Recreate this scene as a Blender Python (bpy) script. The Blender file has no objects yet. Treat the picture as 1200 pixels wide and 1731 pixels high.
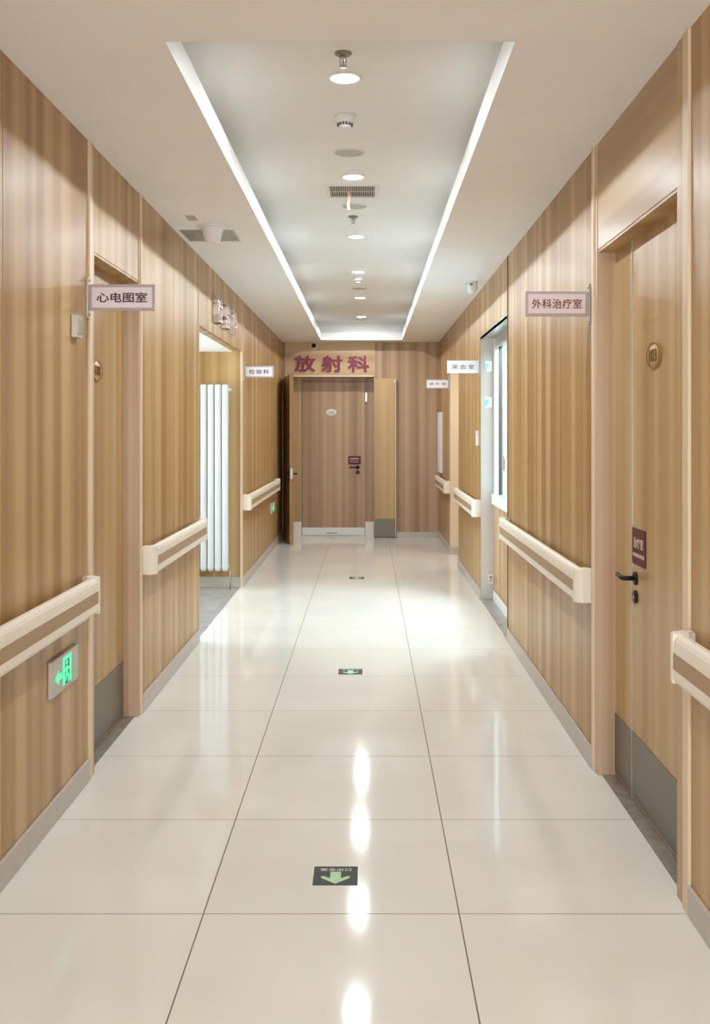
import bpy, bmesh, math, random
from mathutils import Vector, Matrix
random.seed(7)
S = bpy.context.scene
COL = S.collection
PI = math.pi

# ------------------------------------------------------------------ camera, world, exposure
FPX, CX, CY, H = 1787.0, 622.0, 728.0, 1.512          # focal length (px), vanishing point (px), eye height
cam = bpy.data.cameras.new('camera')
cam.sensor_fit = 'VERTICAL'; cam.sensor_height = 36.0; cam.lens = 36.0 * FPX / 1731.0
cam.shift_x = -(CX - 600.0) / 1731.0; cam.shift_y = (CY - 865.5) / 1731.0
cam.clip_start = 0.05; cam.clip_end = 100
camo = bpy.data.objects.new('camera', cam); COL.objects.link(camo)
camo.location = (0, 0, H); camo.rotation_euler = (PI/2, 0, 0)
S.camera = camo
w = bpy.data.worlds.new('world'); S.world = w; w.use_nodes = True
w.node_tree.nodes['Background'].inputs[0].default_value = (0.9, 0.95, 1, 1)
w.node_tree.nodes['Background'].inputs[1].default_value = 0.05
S.view_settings.view_transform = 'Standard'; S.view_settings.look = 'None'
S.view_settings.gamma = 1.0; S.view_settings.use_curve_mapping = False
S.view_settings.exposure = 0.66
DOWNLIGHT = 470.0        # radiance of a downlight's diffuser
DL_COL = (0.90, 0.962, 1.0)
FILL_LIGHT = 11.0       # brightness of the added lobby front behind the viewer
NOOK_WINDOW = 5.2       # daylight in the nook's window
ROOM_LAMP = 82.0 
PASSAGE_LAMP = 12.0

# main dimensions (metres); y runs down the corridor
XL, XR, ZC, YE = -1.213, 1.007, 2.770, 15.0
ZU = 3.03                # upper plane of the ceiling tray
ZD = 2.305               # top of the door openings

# ------------------------------------------------------------------ materials
def new_mat(name):
    m = bpy.data.materials.new(name); m.use_nodes = True
    nt = m.node_tree; b = nt.nodes['Principled BSDF']
    return m, nt, b
def plain(name, col, rough=0.5, metal=0.0, spec=0.5, noise=0.0, nscale=40.0, bump=0.0):
    m, nt, b = new_mat(name)
    b.inputs['Base Color'].default_value = (*col, 1); b.inputs['Roughness'].default_value = rough
    b.inputs['Metallic'].default_value = metal; b.inputs['Specular IOR Level'].default_value = spec
    if noise or bump:
        tc = nt.nodes.new('ShaderNodeNewGeometry'); n = nt.nodes.new('ShaderNodeTexNoise')
        n.inputs['Scale'].default_value = nscale; n.inputs['Detail'].default_value = 3
        nt.links.new(tc.outputs['Position'], n.inputs['Vector'])
        if noise:
            r = nt.nodes.new('ShaderNodeValToRGB')
            r.color_ramp.elements[0].position = 0.3; r.color_ramp.elements[1].position = 0.7
            r.color_ramp.elements[0].color = (*[c*(1-noise) for c in col], 1)
            r.color_ramp.elements[1].color = (*[min(1, c*(1+noise)) for c in col], 1)
            nt.links.new(n.outputs['Fac'], r.inputs['Fac']); nt.links.new(r.outputs['Color'], b.inputs['Base Color'])
        if bump:
            bp = nt.nodes.new('ShaderNodeBump'); bp.inputs['Strength'].default_value = bump; bp.inputs['Distance'].default_value = 0.002
            nt.links.new(n.outputs['Fac'], bp.inputs['Height']); nt.links.new(bp.outputs['Normal'], b.inputs['Normal'])
    return m
def emit(name, col, strength):
    m, nt, b = new_mat(name)
    b.inputs['Base Color'].default_value = (*col, 1)
    b.inputs['Emission Color'].default_value = (*col, 1); b.inputs['Emission Strength'].default_value = strength
    return m
def wood(name, dark, mid, light, horizontal=False, band=7.0, rough=0.34):
    """straight-grained laminate: long bands that run up the panel (or along it)"""
    m, nt, b = new_mat(name)
    N, L = nt.nodes, nt.links
    geo = N.new('ShaderNodeNewGeometry'); sep = N.new('ShaderNodeSeparateXYZ'); L.new(geo.outputs['Position'], sep.inputs[0])
    add = N.new('ShaderNodeMath'); add.operation = 'ADD'; L.new(sep.outputs['X'], add.inputs[0]); L.new(sep.outputs['Y'], add.inputs[1])
    def layer(across, along, detail, off):
        ma = N.new('ShaderNodeMath'); ma.operation = 'MULTIPLY_ADD'; ma.inputs[1].default_value = along if horizontal else across; ma.inputs[2].default_value = off
        mz = N.new('ShaderNodeMath'); mz.operation = 'MULTIPLY'; mz.inputs[1].default_value = across if horizontal else along
        L.new(add.outputs[0], ma.inputs[0]); L.new(sep.outputs['Z'], mz.inputs[0])
        c = N.new('ShaderNodeCombineXYZ'); L.new(ma.outputs[0], c.inputs[0]); L.new(mz.outputs[0], c.inputs[1]); c.inputs[2].default_value = off
        n = N.new('ShaderNodeTexNoise'); n.inputs['Scale'].default_value = 1.0; n.inputs['Detail'].default_value = detail; n.inputs['Roughness'].default_value = 0.5
        L.new(c.outputs[0], n.inputs['Vector']); return n.outputs['Fac']
    f1 = layer(band, 0.10, 1.0, 3.1); f2 = layer(band*3.3, 0.2, 1.0, 11.7); f3 = layer(260, 3.0, 1.0, 5.0)
    def mix(a, bb, t):
        x = N.new('ShaderNodeMix'); x.data_type = 'FLOAT'; x.inputs[0].default_value = t
        L.new(a, x.inputs[2]); L.new(bb, x.inputs[3]); return x.outputs[0]
    f = mix(mix(f1, f2, 0.17), f3, 0.035)
    r = N.new('ShaderNodeValToRGB'); e = r.color_ramp.elements
    e[0].position = 0.39; e[0].color = (*dark, 1); e[1].position = 0.61; e[1].color = (*light, 1)
    x = e.new(0.5); x.color = (*mid, 1)
    L.new(f, r.inputs['Fac']); L.new(r.outputs['Color'], b.inputs['Base Color'])
    b.inputs['Roughness'].default_value = rough; b.inputs['Specular IOR Level'].default_value = 0.38
    return m
M = {}
M['wood'] = wood('oak_laminate', (0.345, 0.190, 0.066), (0.445, 0.270, 0.106), (0.55, 0.365, 0.170))
M['wood_h'] = wood('oak_laminate_level_grain', (0.41, 0.255, 0.125), (0.50, 0.335, 0.175), (0.58, 0.415, 0.235), horizontal=True, band=6.0, rough=0.30)
M['wood_door'] = wood('oak_door_laminate', (0.375, 0.220, 0.086), (0.465, 0.295, 0.126), (0.55, 0.375, 0.180), band=6.0)
M['wood_pink'] = wood('rosy_oak_edging', (0.47, 0.325, 0.215), (0.53, 0.38, 0.26), (0.58, 0.435, 0.31), band=22.0)
M['wood_end'] = wood('brown_oak_laminate', (0.31, 0.180, 0.098), (0.40, 0.25, 0.142), (0.49, 0.325, 0.20), band=8.0)
M['edge'] = plain('pale_beech_edge', (0.72, 0.58, 0.41), 0.4)
M['groove'] = plain('dark_joint', (0.16, 0.09, 0.04), 0.8)
M['paint'] = plain('ceiling_paint', (0.90, 0.885, 0.875), 0.85, noise=0.015, nscale=3)
M['paint_tray'] = plain('tray_paint', (0.88, 0.88, 0.87), 0.8, noise=0.015, nscale=3)
M['white'] = plain('white_plastic', (0.80, 0.80, 0.79), 0.4)
M['grey_plastic'] = plain('pale_grey_plastic', (0.55, 0.55, 0.53), 0.5)
M['cream'] = plain('cream_vinyl', (0.83, 0.77, 0.67), 0.38)
M['brown'] = plain('tan_vinyl_strip', (0.40, 0.265, 0.15), 0.5, noise=0.04, nscale=200)
M['skirt'] = plain('grey_stone_skirting', (0.50, 0.46, 0.41), 0.3, noise=0.05, nscale=14)
M['sill'] = plain('grey_brown_stone', (0.23, 0.20, 0.165), 0.3, noise=0.3, nscale=22)
M['nook_tile'] = plain('grey_floor_tile', (0.30, 0.29, 0.27), 0.3, noise=0.25, nscale=7)
M['kick'] = plain('brushed_dark_steel', (0.20, 0.185, 0.16), 0.38, metal=0.7, noise=0.04, nscale=300)
M['kick_grey'] = plain('grey_steel', (0.22, 0.20, 0.165), 0.5, metal=0.3)
M['letter_pale'] = plain('pale_rose_acrylic', (0.72, 0.56, 0.53), 0.4)
M['steel'] = plain('stainless_steel', (0.40, 0.385, 0.355), 0.30, metal=0.9, noise=0.03, nscale=200)
M['chrome'] = plain('chrome', (0.50, 0.50, 0.50), 0.3, metal=0.8)
M['alu'] = plain('aluminium', (0.50, 0.485, 0.45), 0.35, metal=0.6)
M['dull'] = plain('dull_nickel', (0.28, 0.25, 0.20), 0.4, metal=0.5)
M['black'] = plain('black_metal', (0.012, 0.011, 0.010), 0.4, spec=0.2)
M['darkgrey'] = plain('dark_grey', (0.07, 0.065, 0.06), 0.5)
M['rad'] = plain('white_radiator_enamel', (0.66, 0.71, 0.72), 0.3)
M['sign_frame'] = plain('mauve_grey_sign_border', (0.47, 0.40, 0.42), 0.4)
M['sign_pale'] = plain('pale_lilac_sign_face', (0.80, 0.76, 0.84), 0.35)
M['sign_pink'] = plain('pale_pink_sign_face', (0.78, 0.66, 0.68), 0.35)
M['sign_white'] = plain('white_sign_face', (0.84, 0.83, 0.88), 0.35)
M['ink'] = plain('plum_ink', (0.075, 0.02, 0.04), 0.6)
M['ink_red'] = plain('maroon_ink', (0.16, 0.035, 0.035), 0.6)
M['ink_grey'] = plain('grey_green_ink', (0.13, 0.15, 0.16), 0.6)
M['red'] = plain('red_acrylic', (0.20, 0.006, 0.026), 0.4)
M['letter_side'] = plain('pale_pink_letter_body', (0.82, 0.72, 0.68), 0.45)
M['maroon'] = plain('maroon_plate', (0.105, 0.020, 0.026), 0.5, spec=0.2)
M['pinkline'] = plain('dusty_pink_print', (0.60, 0.33, 0.36), 0.5)
M['offwhite'] = plain('off_white_print', (0.72, 0.66, 0.60), 0.5)
M['bronze'] = plain('bronze_wood_plaque', (0.50, 0.30, 0.11), 0.35)
M['bronze_rim'] = plain('brown_plaque_rim', (0.27, 0.145, 0.045), 0.4)
M['bronze_dark'] = plain('dark_brown_engraving', (0.16, 0.065, 0.016), 0.5)
M['sticker'] = plain('dark_green_grey_sticker', (0.050, 0.060, 0.050), 0.6, spec=0.25)
M['arrow'] = plain('pale_green_glow_paint', (0.42, 0.66, 0.36), 0.6)
M['green'] = emit('lit_green_pictogram', (0.08, 0.74, 0.38), 0.55)
M['green_dark'] = plain('dark_green_film', (0.01, 0.20, 0.11), 0.5)
M['lamp'] = emit('downlight_diffuser', DL_COL, DOWNLIGHT)
M['daylight'] = emit('bright_sky_pane', (0.78, 0.91, 1.0), NOOK_WINDOW)
M['fill'] = emit('added_fill_pane', (0.92, 0.97, 1.0), FILL_LIGHT)  # glow of the added panel behind the viewer
M['panel_lamp'] = emit('ceiling_panel_lamp', (0.70, 0.89, 1.0), ROOM_LAMP)
M['passage_lamp'] = emit('passage_panel_lamp', (1.0, 0.95, 0.86), PASSAGE_LAMP)
M['sky_blue'] = plain('sky_blue_mat', (0.25, 0.55, 0.80), 0.4)
M['blue_print'] = plain('blue_print', (0.10, 0.42, 0.62), 0.5)
M['paper'] = plain('white_paper', (0.80, 0.86, 0.88), 0.6)
M['ribbon'] = plain('pink_ribbon', (0.80, 0.42, 0.36), 0.6)
M['darkred'] = plain('dark_red_cloth', (0.15, 0.025, 0.03), 0.8)
M['room'] = plain('white_room_paint', (0.80, 0.80, 0.78), 0.7)
def glass():
    """thin window glass: mostly clear, with a Fresnel reflection"""
    m, nt, b = new_mat('clear_glass')
    N, L = nt.nodes, nt.links; N.remove(b)
    t = N.new('ShaderNodeBsdfTransparent'); t.inputs[0].default_value = (0.95, 0.98, 0.97, 1)
    g = N.new('ShaderNodeBsdfGlossy'); g.inputs['Roughness'].default_value = 0.02
    lw = N.new('ShaderNodeLayerWeight'); lw.inputs['Blend'].default_value = 0.5
    pw = N.new('ShaderNodeMath'); pw.operation = 'POWER'; pw.inputs[1].default_value = 5.0; L.new(lw.outputs['Facing'], pw.inputs[0])
    f = N.new('ShaderNodeMath'); f.operation = 'MULTIPLY_ADD'; f.inputs[1].default_value = 0.35; f.inputs[2].default_value = 0.02; L.new(pw.outputs[0], f.inputs[0])
    mx = N.new('ShaderNodeMixShader'); L.new(f.outputs[0], mx.inputs[0]); L.new(t.outputs[0], mx.inputs[1]); L.new(g.outputs[0], mx.inputs[2])
    L.new(mx.outputs[0], N['Material Output'].inputs['Surface'])
    return m
M['glass'] = glass()
def floor_mat():
    m, nt, b = new_mat('polished_cream_tile')
    N, L = nt.nodes, nt.links
    geo = N.new('ShaderNodeNewGeometry'); sep = N.new('ShaderNodeSeparateXYZ'); L.new(geo.outputs['Position'], sep.inputs[0])
    def line(sock, off, wd):
        a = N.new('ShaderNodeMath'); a.operation = 'ADD'; a.inputs[1].default_value = 80.0 - off; L.new(sock, a.inputs[0])
        mo = N.new('ShaderNodeMath'); mo.operation = 'MODULO'; mo.inputs[1].default_value = 0.8; L.new(a.outputs[0], mo.inputs[0])
        s = N.new('ShaderNodeMath'); s.operation = 'LESS_THAN'; s.inputs[1].default_value = wd; L.new(mo.outputs[0], s.inputs[0])
        return s.outputs[0]
    lx = line(sep.outputs['X'], -0.517, 0.0042); ly = line(sep.outputs['Y'], 3.307, 0.0036)
    mx = N.new('ShaderNodeMath'); mx.operation = 'MAXIMUM'; L.new(lx, mx.inputs[0]); L.new(ly, mx.inputs[1])
    n = N.new('ShaderNodeTexNoise'); n.inputs['Scale'].default_value = 1.6; n.inputs['Detail'].default_value = 6; L.new(geo.outputs['Position'], n.inputs['Vector'])
    r = N.new('ShaderNodeValToRGB'); e = r.color_ramp.elements
    e[0].position = 0.3; e[0].color = (0.71, 0.69, 0.635, 1); e[1].position = 0.7; e[1].color = (0.77, 0.75, 0.695, 1)
    L.new(n.outputs['Fac'], r.inputs['Fac'])
    mix = N.new('ShaderNodeMix'); mix.data_type = 'RGBA'; L.new(mx.outputs[0], mix.inputs[0]); L.new(r.outputs['Color'], mix.inputs[6])
    mix.inputs[7].default_value = (0.17, 0.14, 0.105, 1)
    L.new(mix.outputs[2], b.inputs['Base Color'])
    ro = N.new('ShaderNodeMix'); ro.data_type = 'FLOAT'; L.new(mx.outputs[0], ro.inputs[0]); ro.inputs[2].default_value = 0.075; ro.inputs[3].default_value = 0.7
    L.new(ro.outputs[0], b.inputs['Roughness'])
    b.inputs['IOR'].default_value = 1.5; b.inputs['Specular IOR Level'].default_value = 0.24
    return m
M['floor'] = floor_mat()

# ------------------------------------------------------------------ builders
class MB:
    def __init__(s): s.bm = bmesh.new(); s.mats = []
    def mi(s, mat):
        if mat not in s.mats: s.mats.append(mat)
        return s.mats.index(mat)
    def box(s, x0, x1, y0, y1, z0, z1, mat, bev=0.0, seg=2):
        idx = s.mi(mat)
        vs = [s.bm.verts.new((x, y, z)) for x in sorted((x0, x1)) for y in sorted((y0, y1)) for z in sorted((z0, z1))]
        fs = [s.bm.faces.new([vs[i] for i in q]) for q in ((0,1,3,2),(4,6,7,5),(0,4,5,1),(2,3,7,6),(0,2,6,4),(1,5,7,3))]
        for f in fs: f.material_index = idx
        if bev > 0:
            es = list({e for f in fs for e in f.edges})
            r = bmesh.ops.bevel(s.bm, geom=es, offset=bev, segments=seg, affect='EDGES', profile=0.5, material=-1)
            for f in r['faces']: f.material_index = idx
        return s
    def prism(s, pts, fn, a, b, mat, bev=0.0, smooth=False):
        """polygon pts (u,v) swept from a to b; fn(u,v,t) gives the point"""
        idx = s.mi(mat)
        v0 = [s.bm.verts.new(fn(u, v, a)) for u, v in pts]; v1 = [s.bm.verts.new(fn(u, v, b)) for u, v in pts]
        n = len(pts); fs = [s.bm.faces.new(v0[::-1]), s.bm.faces.new(v1)]
        for i in range(n):
            f = s.bm.faces.new([v0[i], v0[(i+1) % n], v1[(i+1) % n], v1[i]]); f.smooth = smooth; fs.append(f)
        for f in fs: f.material_index = idx
        if bev > 0:
            es = list(fs[0].edges) + list(fs[1].edges)
            r = bmesh.ops.bevel(s.bm, geom=es, offset=bev, segments=3, affect='EDGES', profile=0.5, material=-1)
            for f in r['faces']: f.material_index = idx; f.smooth = smooth
        return s
    def lathe(s, prof, mat, origin=(0,0,0), axis='Z', n=40, sx=1.0, sy=1.0):
        """profile of (radius, height) turned about an axis"""
        idx = s.mi(mat); o = Vector(origin); rings = []
        def P(r, h, a):
            u, v = r*math.cos(a)*sx, r*math.sin(a)*sy
            return o + (Vector((u, v, h)) if axis == 'Z' else Vector((h, u, v)) if axis == 'X' else Vector((u, h, v)))
        for r, h in prof:
            if r < 1e-6: rings.append([s.bm.verts.new(P(0, h, 0))])
            else: rings.append([s.bm.verts.new(P(r, h, 2*PI*k/n)) for k in range(n)])
        for A, B in zip(rings, rings[1:]):
            for k in range(n):
                k2 = (k+1) % n
                if len(A) == 1 and len(B) == 1: continue
                if len(A) == 1: q = [A[0], B[k], B[k2]]
                elif len(B) == 1: q = [A[k], A[k2], B[0]]
                else: q = [A[k], A[k2], B[k2], B[k]]
                f = s.bm.faces.new(q); f.material_index = idx; f.smooth = True
        for R in (rings[0], rings[-1]):
            if len(R) > 1:
                f = s.bm.faces.new(R); f.material_index = idx
        return s
    def tube(s, pts, r, mat, n=12):
        idx = s.mi(mat); pts = [Vector(p) for p in pts]; rings = []
        for i, p in enumerate(pts):
            d = (pts[min(i+1, len(pts)-1)] - pts[max(i-1, 0)]).normalized()
            up = Vector((0,0,1)) if abs(d.z) < 0.9 else Vector((1,0,0))
            a = d.cross(up).normalized(); b = d.cross(a)
            rings.append([s.bm.verts.new(p + a*r*math.cos(2*PI*k/n) + b*r*math.sin(2*PI*k/n)) for k in range(n)])
        for A, B in zip(rings, rings[1:]):
            for k in range(n):
                f = s.bm.faces.new([A[k], A[(k+1) % n], B[(k+1) % n], B[k]]); f.material_index = idx; f.smooth = True
        for R in (rings[0], rings[-1]):
            f = s.bm.faces.new(R); f.material_index = idx
        return s
    def build(s, name, parent=None):
        bmesh.ops.recalc_face_normals(s.bm, faces=s.bm.faces)
        me = bpy.data.meshes.new(name); s.bm.to_mesh(me); s.bm.free()
        for m in s.mats: me.materials.append(M[m])
        return link(name, me, parent)
def link(name, me, parent=None):
    o = bpy.data.objects.new(name, me); COL.objects.link(o)
    if parent is not None:
        o.parent = parent; o.matrix_parent_inverse = world_of(parent).inverted()
    return o
def world_of(o):
    m = Matrix.LocRotScale(o.location, o.rotation_euler, o.scale)
    return world_of(o.parent) @ o.matrix_parent_inverse @ m if o.parent else m
def tag(o, label=None, cat=None, group=None, kind=None):
    if label: o['label'] = label
    if cat: o['category'] = cat
    if group: o['group'] = group
    if kind: o['kind'] = kind
    return o
def thing(name, loc, label, cat, group=None, kind=None):
    o = bpy.data.objects.new(name, None); COL.objects.link(o); o.location = loc; o.empty_display_size = 0.1
    return tag(o, label, cat, group, kind)
def dup(src, shift, label=None, group=None):
    c = src.copy(); COL.objects.link(c); c.location = Vector(src.location) + Vector(shift)
    if label: c['label'] = label
    if group: c['group'] = group
    def kids(a, b):
        for ch in list(a.children):
            k = ch.copy(); COL.objects.link(k); k.parent = b
            k.matrix_parent_inverse = ch.matrix_parent_inverse.copy(); kids(ch, k)
    kids(src, c)
    return c
# orientations for lettering: text x, text y, normal
FACE = {'cam': Matrix(((1,0,0),(0,0,-1),(0,1,0))).to_4x4(),            # faces -y
        'left': Matrix(((0,0,1),(1,0,0),(0,1,0))).to_4x4(),            # on left wall, faces +x
        'right': Matrix(((0,0,-1),(-1,0,0),(0,1,0))).to_4x4(),         # on right wall, faces -x
        'up': Matrix.Identity(4)}
def lettering(name, body, centre, width, height, face, mat, parent, depth=0.002, bold=0.0, spacing=1.0):
    """characters fitted to width x height, centred, standing on the surface"""
    c = bpy.data.curves.new(name, 'FONT'); c.body = body; c.size = 1.0; c.space_character = spacing
    c.extrude = 0.5; c.resolution_u = 3
    t = bpy.data.objects.new('t', c); COL.objects.link(t)
    dg = bpy.context.evaluated_depsgraph_get()
    me = bpy.data.meshes.new_from_object(t.evaluated_get(dg))
    bpy.data.objects.remove(t); bpy.data.curves.remove(c)
    vs = [v.co for v in me.vertices]
    x0, x1 = min(v.x for v in vs), max(v.x for v in vs); y0, y1 = min(v.y for v in vs), max(v.y for v in vs)
    if bold:
        acc = bmesh.new()
        for k in range(6):
            m2 = me.copy(); m2.transform(Matrix.Translation((bold*math.cos(k*PI/3), bold*math.sin(k*PI/3), -0.05*k))); acc.from_mesh(m2); bpy.data.meshes.remove(m2)
        acc.to_mesh(me); acc.free()
    T = (Matrix.Translation(Vector(centre)) @ FACE[face] @ Matrix.Diagonal((width/(x1-x0), height/(y1-y0), depth, 1))
         @ Matrix.Translation((-(x0+x1)/2, -(y0+y1)/2, -0.5)))
    me.transform(T); me.name = name
    me.materials.clear(); me.materials.append(M[mat])
    if parent == 'none': return link(name, me)
    return link(name, me, parent)
def struct(o, label=None, cat=None):
    return tag(o, label, cat, kind='structure')

# ------------------------------------------------------------------ floor
b = MB()
b.box(XL-0.02, XR+0.02, -4.2, YE+0.3, -0.1, 0.0, 'floor')
b.box(XR+0.02, 3.2, 11.70, 13.05, -0.1, 0.0, 'floor')
struct(b.build('floor'), 'polished cream tile floor of the corridor', 'floor')
b = MB().box(-3.2, XL-0.02, 7.5, 10.3, -0.1, 0.0, 'nook_tile')
struct(b.build('floor_nook'), 'grey stone tile floor of the radiator nook', 'floor')
struct(MB().box(XL-0.11, XL-0.02, 4.62, 5.62, -0.06, 0.002, 'sill').build('trim_1'), 'dark stone threshold under the left wooden door', 'threshold')
struct(MB().box(XR+0.02, XR+0.11, 3.40, 4.68, -0.06, 0.002, 'sill').build('trim_2'), 'brown stone threshold under the right double door', 'threshold')
struct(MB().box(XR+0.0, XR+0.16, 7.60, 9.44, -0.06, 0.002, 'nook_tile').build('trim_3'), 'grey marbled stone strip under the service window', 'threshold')

# ------------------------------------------------------------------ ceiling with tray
TX0, TX1 = -0.66, 0.48
LIP = 0.107; COVE = 0.13
TRAYS = ((3.416, 14.69), (-3.9, 2.3))
b = MB()
ys = [-4.2, -3.9, 2.3, 3.416, 14.69, YE+0.25]
b.box(XL-0.25, TX0, -4.2, YE+0.25, ZC, ZC+LIP, 'paint'); b.box(TX1, XR+0.25, -4.2, YE+0.25, ZC, ZC+LIP, 'paint')
for a, c in ((-4.2, -3.9), (2.3, 3.416), (14.69, YE+0.25)): b.box(TX0, TX1, a, c, ZC, ZC+LIP, 'paint')
struct(b.build('ceiling'), 'beige painted lower ceiling around the recessed tray', 'ceiling')
b = MB()
for a, c in TRAYS:
    b.box(TX0-COVE-0.1, TX1+COVE+0.1, a-COVE-0.1, c+COVE+0.1, ZU, ZU+0.08, 'paint_tray')
    b.box(TX0-COVE-0.1, TX0-COVE, a-COVE, c+COVE, ZC+LIP, ZU, 'paint_tray'); b.box(TX1+COVE, TX1+COVE+0.1, a-COVE, c+COVE, ZC+LIP, ZU, 'paint_tray')
    b.box(TX0-COVE-0.1, TX1+COVE+0.1, a-COVE-0.1, a-COVE, ZC+LIP, ZU, 'paint_tray'); b.box(TX0-COVE-0.1, TX1+COVE+0.1, c+COVE, c+COVE+0.1, ZC+LIP, ZU, 'paint_tray')
struct(b.build('ceiling_tray'), 'white recessed ceiling tray holding the row of downlights', 'ceiling')
# white painted inner lip of the tray
b = MB()
for a, c in TRAYS:
    b.box(TX0, TX0+0.004, a, c, ZC, ZC+LIP, 'white'); b.box(TX1-0.004, TX1, a, c, ZC, ZC+LIP, 'white')
    b.box(TX0+0.004, TX1-0.004, c-0.004, c, ZC, ZC+LIP, 'white'); b.box(TX0+0.004, TX1-0.004, a, a+0.004, ZC, ZC+LIP, 'white')
struct(b.build('trim_4'), 'white upright lip around the ceiling tray', 'trim')

# ------------------------------------------------------------------ walls
def panels(b, side, segs, z0, z1, mat='wood', gap=0.006):
    """panel boards on a side wall between the joints in segs, over a dark backing"""
    for a, c in zip(segs, segs[1:]):
        if side == 'L': b.box(XL-0.018, XL, a+gap/2, c-gap/2, z0, z1, mat)
        else: b.box(XR, XR+0.018, a+gap/2, c-gap/2, z0, z1, mat)
    if side == 'L': b.box(XL-0.030, XL-0.018, segs[0]+0.004, segs[-1]-0.004, z0, z1, 'groove')
    else: b.box(XR+0.018, XR+0.030, segs[0]+0.004, segs[-1]-0.004, z0, z1, 'groove')
b = MB()
panels(b, 'L', [-4.2, -2.5, -1.3, -0.1, 1.1, 2.3, 3.51, 4.575], 0, ZC)
panels(b, 'L', [5.645, 6.59, 7.555], 0, ZC)
panels(b, 'L', [7.585, 8.47, 9.34, 10.20], ZD-0.03, ZC)
panels(b, 'L', [10.405, 11.35, 12.53, 13.55, 14.3, YE], 0, ZC)
b.box(XL-0.085, XL-0.030, 10.405, YE+0.25, 0, ZC, 'wood')
b.box(XL-0.085, XL-0.030, -4.2, 4.575, 0, ZC, 'wood'); b.box(XL-0.085, XL-0.030, 5.645, 7.555, 0, ZC, 'wood')
b.box(XL-0.085, XL-0.030, 7.555, 10.22, ZD-0.03, ZC, 'wood')
struct(b.build('wall_left'), 'oak panelled left wall of the corridor', 'wall')
b = MB()   # level-grained board over the left door
b.box(XL-0.2, XL-0.001, 4.665, 5.59, ZD, ZC, 'wood')
struct(b.build('wall_left_header'), 'oak board over the left wooden door', 'wall')
# thin dark edging at the nook's corner
struct(MB().box(XL-0.18, XL+0.003, 7.555, 7.585, 0, ZC, 'wood_pink').build('trim_5'), 'slim oak corner edging before the radiator nook', 'trim')
struct(MB().box(XL-0.02, XL+0.004, 10.195, 10.222, 0, ZC, 'edge').build('trim_6'), 'slim pale corner edging after the radiator nook', 'trim')

b = MB()
panels(b, 'R', [-4.2, -2.6, -1.4, -0.2, 1.0, 2.2, 3.296], 0, ZC)
panels(b, 'R', [4.723, 5.66, 6.665, 7.60], 0, ZC)
panels(b, 'R', [7.62, 8.49, 9.445], 2.36, ZC)
panels(b, 'R', [9.445, 10.0, 10.7, 11.76], 0, ZC)
panels(b, 'R', [11.76, 13.1], ZD, ZC)
panels(b, 'R', [13.1, 13.9, YE], 0, ZC)
for a, c in ((-4.2, 3.296), (4.723, 7.60), (9.445, 11.76), (13.1, YE+0.25)): b.box(XR+0.030, XR+0.2, a, c, 0, ZC, 'wood')
b.box(XR+0.030, XR+0.2, 7.60, 9.445, 2.36, ZC, 'wood'); b.box(XR+0.030, XR+0.2, 11.76, 13.1, ZD, ZC, 'wood')
struct(b.build('wall_right'), 'oak panelled right wall of the corridor', 'wall')
b = MB().box(XR+0.001, XR+0.2, 3.435, 4.64, ZD, ZC, 'wood_h')
struct(b.build('wall_right_header'), 'glossy level-grained oak board over the right double door', 'wall')
struct(MB().box(XR-0.004, XR+0.06, 7.595, 7.622, 0, ZC, 'groove').build('trim_7'), 'dark corner edging beside the service window', 'trim')
# end wall, round the doorway
OX0, OX1 = -1.175, 0.084
b = MB()
b.box(XL-0.2, OX0, YE, YE+0.25, 0, ZC, 'wood_end'); b.box(OX1+0.012, XR+0.2, YE, YE+0.25, 0, ZC, 'wood_end')
struct(b.build('wall_back'), 'brown oak panelled end wall of the corridor', 'wall')
struct(MB().box(OX0, OX1, YE-0.006, YE+0.25, ZD-0.03, ZC, 'wood_h').build('wall_back_header'), 'pale oak board with red characters over the end doorway', 'wall')
struct(MB().box(OX0, OX1+0.012, YE-0.012, YE-0.0065, ZD-0.03, ZD-0.008, 'edge').box(OX1, OX1+0.012, YE-0.012, YE+0.2, 0, ZC, 'wood_pink').box(OX0, OX0+0.012, YE-0.012, YE-0.0065, ZD, ZC, 'wood_pink').build('trim_8'), 'slim pale edging around the end doorway', 'trim')
b = MB().box(OX0-0.1, OX1+0.1, YE+0.30, YE+0.4, 0, ZC, 'wood_end')
struct(b.build('wall_doorway'), 'brown oak wall at the back of the end doorway', 'wall')
b = MB(); b.box(XL-0.2, XL+0.25, -4.3, -4.2, 0, ZC, 'wood'); b.box(XR-0.25, XR+0.2, -4.3, -4.2, 0, ZC, 'wood'); b.box(XL+0.25, XR-0.25, -4.3, -4.2, 2.45, ZC, 'wood')
struct(b.build('wall_front'), 'oak end wall around the added lobby front behind the viewer', 'wall')
wl = struct(MB().box(XL+0.25, XR-0.25, -4.29, -4.28, 0, 2.45, 'fill').build('fill_panel'), 'added glowing lobby front behind the viewer', 'window')  # unseen panel, added to brighten surfaces that face the camera
for x in (XL+0.25, -0.13, XR-0.30): MB().box(x, x+0.05, -4.28, -4.22, 0, 2.45, 'alu').build('window_frame', wl)  # aluminium bars over the added panel
for z in (0.0, 2.40): MB().box(XL+0.25, XR-0.25, -4.278, -4.222, z, z+0.05, 'alu').build('window_frame', wl)

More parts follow.
